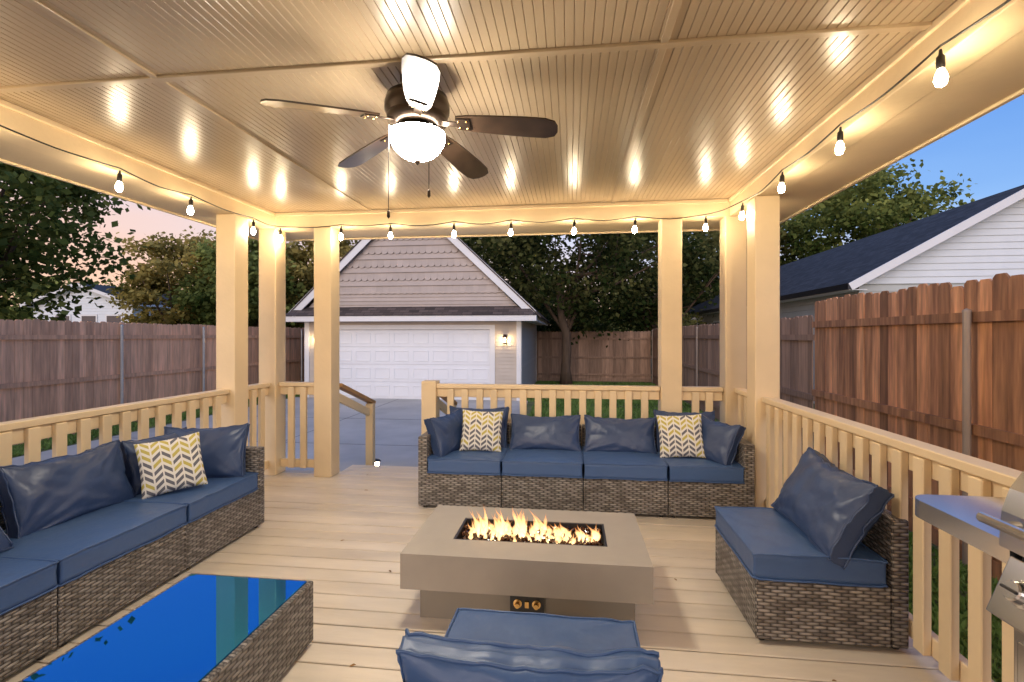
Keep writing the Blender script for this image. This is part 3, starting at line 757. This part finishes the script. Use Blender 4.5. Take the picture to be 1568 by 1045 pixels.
w=MB(); w.lathe([(.03,.09),(.048,.11),(.055,.18),(.03,.204)],c,8,PATHL); w.build('lamp',pl,smooth=True)

# ------------------------------------------------------------ neighbouring houses
def gable_house(name,x0,x1,y0,y1,eave,ridge,wall,roof,over=.4,gwall=None,windows=()):
    e=empty(name); w=MB(); gwall=gwall or wall
    z=GZ
    while z<eave:
        zz=min(z+.16,eave); w.face([(x0,y0-.02,z),(x1,y0-.02,z),(x1,y0,zz),(x0,y0,zz)],wall); w.face([(x0-.02,y1,z),(x0-.02,y0,z),(x0,y0,zz),(x0,y1,zz)],wall)
        w.face([(x0,y0,z),(x1,y0,z),(x1,y0-.02,z),(x0,y0-.02,z)],wall); z=zz
    w.face([(x1,y0,GZ),(x1,y1,GZ),(x1,y1,eave),(x1,y0,eave)],wall); w.face([(x0,y1,GZ),(x1,y1,GZ),(x1,y1,eave),(x0,y1,eave)],wall)
    px=(x0+x1)/2; sl_=(ridge-eave)/((x1-x0)/2+over); z=eave
    H=lambda z:(ridge-z)/sl_
    zt_=ridge-.12
    while z<zt_-.02:
        zz=min(z+.16,zt_); a=min(H(z+.1),(x1-x0)/2+over-.1);b=H(zz+.1)
        w.face([(px-a,y0-.03,z),(px+a,y0-.03,z),(px+b,y0-.01,zz),(px-b,y0-.01,zz)],gwall); w.face([(px-a,y0,z),(px+a,y0,z),(px+a,y0-.03,z),(px-a,y0-.03,z)],gwall); z=zz
    w.build('walls',e)
    w=MB()
    for s in (-1,1):
        a=px+s*((x1-x0)/2+over)
        w.face([(a,y0-over,eave),(a,y1+over,eave),(px,y1+over,ridge),(px,y0-over,ridge)],roof,[(0,0),(y1-y0,0),(y1-y0,5),(0,5)])
    w.build('roof',e)
    w=MB()
    for s in (-1,1):
        a=px+s*((x1-x0)/2+over)
        w.beam((a,y0-over,eave-.10),(px,y0-over,ridge-.10),.03,.18,WHITE)
        w.face([(a,y0-over,eave-.03),(px,y0-over,ridge-.03),(px,y0,ridge-.03),(a,y0,eave-.03)],WHITE)
        w.box(a-.05,a+.05,y0-over,y1+over,eave-.15,eave-.01,WHITE if s>0 else DSTEEL)
        w.box(min(a,a-s*over),max(a,a-s*over),y0-over+.04,y1+over,eave-.17,eave-.152,WHITE)
    w.build('trim',e)
    if windows:
        w=MB()
        for (ax,u0,u1,z0,z1) in windows:
            if ax=='y':
                w.box(u0-.08,u1+.08,y0-.06,y0-.021,z0-.08,z1+.08,WHITE); w.box(u0,u1,y0-.065,y0-.06,z0,z1,GLASSW); w.box(u0,u1,y0-.075,y0-.066,(z0+z1)/2-.02,(z0+z1)/2+.02,WHITE)
            else:
                w.box(x0-.06,x0-.021,u0-.08,u1+.08,z0-.08,z1+.08,WHITE); w.box(x0-.065,x0-.06,u0,u1,z0,z1,GLASSW); w.box(x0-.075,x0-.066,u0,u1,(z0+z1)/2-.02,(z0+z1)/2+.02,WHITE)
        w.build('windows',e)
    return e
gable_house('neighbour_house',7.0,14.4,12.9,31,2.72,5.05,GREYW,ROOFD,gwall=WSIDE,windows=[('x',18,19,.9,2.1),('x',24,25,.9,2.1),('y',9,10,.6,2.0)])
gable_house('small_shed',5.3,8.6,27,31,1.6,2.7,WSIDE,ROOFD,over=.25)
gable_house('distant_house',9,17,42,50,6.2,8.5,WSIDE,ROOFD,windows=[('y',9.6,10.6,3.8,5.3),('y',11.4,12.4,3.8,5.3),('y',13.2,14.2,3.8,5.3)])
gable_house('distant_house',-31,-24.6,25,33,3.3,4.5,WSIDE,ROOFD,windows=[('y',-29.5,-28.6,1.3,2.6),('y',-27.8,-26.9,1.3,2.6),('y',-26.2,-25.3,1.3,2.6)])

# ------------------------------------------------------------ trees
def tree(name,x,y,H,cr,cb,leafm,seed,nclump=110,per=80,leaf=.16,trunk=.22,squash=1.0,droop=0,low=0):
    r=random.Random(seed); e=empty(name,(x,y,GZ)); w=MB()
    ch=(H-cb)/2; cc=Vector((0,0,cb+ch)); 
    fork=cb+ch*.25
    pts=[Vector((0,0,0))]; 
    for i in range(1,7): pts.append(Vector((r.uniform(-.1,.1)*i*.5,r.uniform(-.1,.1)*i*.5,fork*i/6)))
    w.tube(pts,[trunk*(1.35 if i==0 else 1-.35*i/6) for i in range(7)],10,BARK)
    clumps=[]
    nl=nclump
    for i in range(nl):
        while 1:
            d=Vector((r.gauss(0,1),r.gauss(0,1),r.gauss(0,1)))
            if d.length>.1: break
        d.normalize(); q=r.uniform(.35,1.0)**.6
        lob=1+.35*noise.noise(d*1.8+Vector((seed*5.3,0,0)))
        c=cc+Vector((d.x*cr*q*lob,d.y*cr*q*lob,d.z*ch*q*lob*squash))
        clumps.append((c,r.uniform(.55,1.15)*cr*.19,q,d))
    for k in range(9):
        c,rr,q,d=clumps[k*7%nl]
        s=pts[r.choice([3,4,5,6])]; mid=(s+c)/2+Vector((r.uniform(-.3,.3),r.uniform(-.3,.3),-.15*cr*.3))
        w.tube([s,s.lerp(mid,.6),mid,mid.lerp(c,.6),c],[trunk*.42,trunk*.34,trunk*.26,trunk*.16,trunk*.06],6,BARK)
        for kk in range(3):
            c2=clumps[r.randrange(nl)][0]
            if (c2-mid).length<cr*.9: w.tube([mid,mid.lerp(c2,.5)+Vector((0,0,.15)),c2],[trunk*.16,trunk*.1,trunk*.03],5,BARK)
    w.build('trunk_and_limbs',e,smooth=True)
    w=MB(); k=w.m(leafm)
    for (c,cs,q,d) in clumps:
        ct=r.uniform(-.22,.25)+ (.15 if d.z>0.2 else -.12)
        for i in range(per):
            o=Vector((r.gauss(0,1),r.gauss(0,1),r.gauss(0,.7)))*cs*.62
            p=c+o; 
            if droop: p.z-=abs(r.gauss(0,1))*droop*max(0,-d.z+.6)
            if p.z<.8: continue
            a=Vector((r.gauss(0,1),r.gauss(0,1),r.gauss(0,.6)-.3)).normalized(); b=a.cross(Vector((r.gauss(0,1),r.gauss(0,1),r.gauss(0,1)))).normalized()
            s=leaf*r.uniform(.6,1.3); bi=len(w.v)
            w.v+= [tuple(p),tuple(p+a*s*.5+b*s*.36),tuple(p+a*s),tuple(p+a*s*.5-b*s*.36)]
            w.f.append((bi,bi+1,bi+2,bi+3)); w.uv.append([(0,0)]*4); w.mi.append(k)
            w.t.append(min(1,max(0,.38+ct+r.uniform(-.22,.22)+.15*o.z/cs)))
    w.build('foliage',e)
    return e
tree('catalpa_tree',-14.3,9.2,7.8,3.2,2.6,LEAF1,1,150,150,.19,droop=.5)
tree('shade_tree',-17.0,20.0,6.7,2.7,.9,LEAF2,2,120,130,.20)
tree('shade_tree',-13.6,19.5,6.3,2.5,1.2,LEAF1,3,120,130,.20)
tree('shade_tree',-11.4,21.5,7.1,2.6,1.3,LEAF2,31,120,130,.20)
tree('shade_tree',-24,33,7.4,4.6,.8,LEAF2,4,110,90,.3)
tree('shade_tree',-9.5,27,8.2,3.6,1.0,LEAF3,5,110,110,.26)
tree('shade_tree',-38,33,6.4,5.0,.8,LEAF1,6,100,80,.32)
tree('pecan_tree',-.17,19.7,10.0,4.6,3.2,LEAF3,7,190,125,.19,trunk=.21,droop=.3)
tree('shade_tree',-4.6,27.5,9.5,4.0,1.2,LEAF3,8,130,110,.25)
tree('shade_tree',-.6,32,5.2,3.0,1.0,LEAF3,9,90,100,.26)
tree('shade_tree',4.6,27,9.8,4.0,1.6,LEAF3,10,130,110,.25)
tree('shade_tree',9.0,34,9.5,4.3,1.2,LEAF3,11,120,90,.3)
tree('shade_tree',18.0,33,12.6,5.2,3.5,LEAF1,12,160,130,.29,trunk=.35)
tree('shade_tree',12.8,36.5,11.2,3.8,2.0,LEAF3,13,120,110,.30)
tree('shade_tree',27,42,11,5.0,2.0,LEAF1,14,100,90,.34)
w=MB(); r=random.Random(99)
k=w.m(LEAF3)
for i in range(50000):
    az=r.uniform(-1.25,1.25); D=r.uniform(52,60); x=D*math.sin(az); y=D*math.cos(az)
    top=3.6+2.2*noise.noise(Vector((az*7,0,0)))+1.2*noise.noise(Vector((az*25,3,0)))
    z=GZ+r.random()**.8*max(1,top)
    a=Vector((r.gauss(0,1),r.gauss(0,1),r.gauss(0,1))).normalized(); b=a.cross(Vector((r.gauss(0,1),r.gauss(0,1),r.gauss(0,1)))).normalized(); s=r.uniform(.35,.7); p=Vector((x,y,z)); bi=len(w.v)
    w.v+=[tuple(p),tuple(p+a*s*.5+b*s*.35),tuple(p+a*s),tuple(p+a*s*.5-b*s*.35)]; w.f.append((bi,bi+1,bi+2,bi+3)); w.uv.append([(0,0)]*4); w.mi.append(k); w.t.append(min(1,max(0,.35+r.uniform(-.25,.25)+.3*noise.noise(p*.4))))
w.build('distant_treeline')

# ------------------------------------------------------------ world / dusk fill
SAZ,SEL=rad(186),rad(30)
wd=bpy.data.worlds.new('World'); scene.world=wd; wd.use_nodes=True; nt=wd.node_tree; nt.nodes.clear()
out=N(nt,'ShaderNodeOutputWorld'); bg=N(nt,'ShaderNodeBackground'); bg2=N(nt,'ShaderNodeBackground'); add=N(nt,'ShaderNodeAddShader')
tc=N(nt,'ShaderNodeTexCoord'); sp=N(nt,'ShaderNodeSeparateXYZ'); nt.links.new(tc.outputs['Generated'],sp.inputs[0])
f=MATH(nt,'ADD',sp.outputs[2],MATH(nt,'MULTIPLY',sp.outputs[0],.16))
ns=N(nt,'ShaderNodeTexNoise'); ns.inputs['Scale'].default_value=2.5; mp=N(nt,'ShaderNodeMapping'); mp.inputs['Scale'].default_value=(1,1,5); nt.links.new(tc.outputs['Generated'],mp.inputs[0]); nt.links.new(mp.outputs[0],ns.inputs['Vector'])
f=MATH(nt,'ADD',f,MATH(nt,'MULTIPLY_ADD',ns.outputs[0],.16,-.08))
cr=N(nt,'ShaderNodeValToRGB'); nt.links.new(f,cr.inputs[0])
els=cr.color_ramp.elements
els[0].position=0; els[0].color=(.88,.52,.40,1); els[1].position=1; els[1].color=(.05,.14,.42,1)
for p,c in ((.10,(.78,.56,.54)),(.20,(.52,.55,.76)),(.30,(.18,.37,.77)),(.45,(.07,.24,.70))):
    e=els.new(p); e.color=(*c,1)
nt.links.new(cr.outputs[0],bg.inputs[0]); bg.inputs[1].default_value=1.1
sky=N(nt,'ShaderNodeTexSky'); sky.sky_type='NISHITA'; sky.sun_disc=False; sky.sun_elevation=rad(4); sky.sun_rotation=SAZ
nt.links.new(sky.outputs[0],bg2.inputs[0]); bg2.inputs[1].default_value=.05
nt.links.new(bg.outputs[0],add.inputs[0]); nt.links.new(bg2.outputs[0],add.inputs[1]); nt.links.new(add.outputs[0],out.inputs[0])
sd=bpy.data.lights.new('dusk_fill','SUN'); sd.energy=2.0; sd.angle=rad(60); sd.color=(1,.88,.78)  # broad soft fill added behind the camera to brighten the dusk outdoors
so=bpy.data.objects.new('dusk_fill',sd); scene.collection.objects.link(so)
dirv=Vector((math.sin(SAZ)*math.cos(SEL),math.cos(SAZ)*math.cos(SEL),math.sin(SEL)))
so.rotation_euler=dirv.to_track_quat('Z','Y').to_euler()

# ------------------------------------------------------------ camera
cd=bpy.data.cameras.new('camera'); cam=bpy.data.objects.new('camera',cd); scene.collection.objects.link(cam)
cam.location=(0,0,1.45); cam.rotation_euler=(rad(90),0,rad(6.8)); cd.lens=36*750/1568; cd.sensor_width=36; cd.shift_y=-.0048; cd.clip_end=1500; cd.clip_start=.05
scene.camera=cam
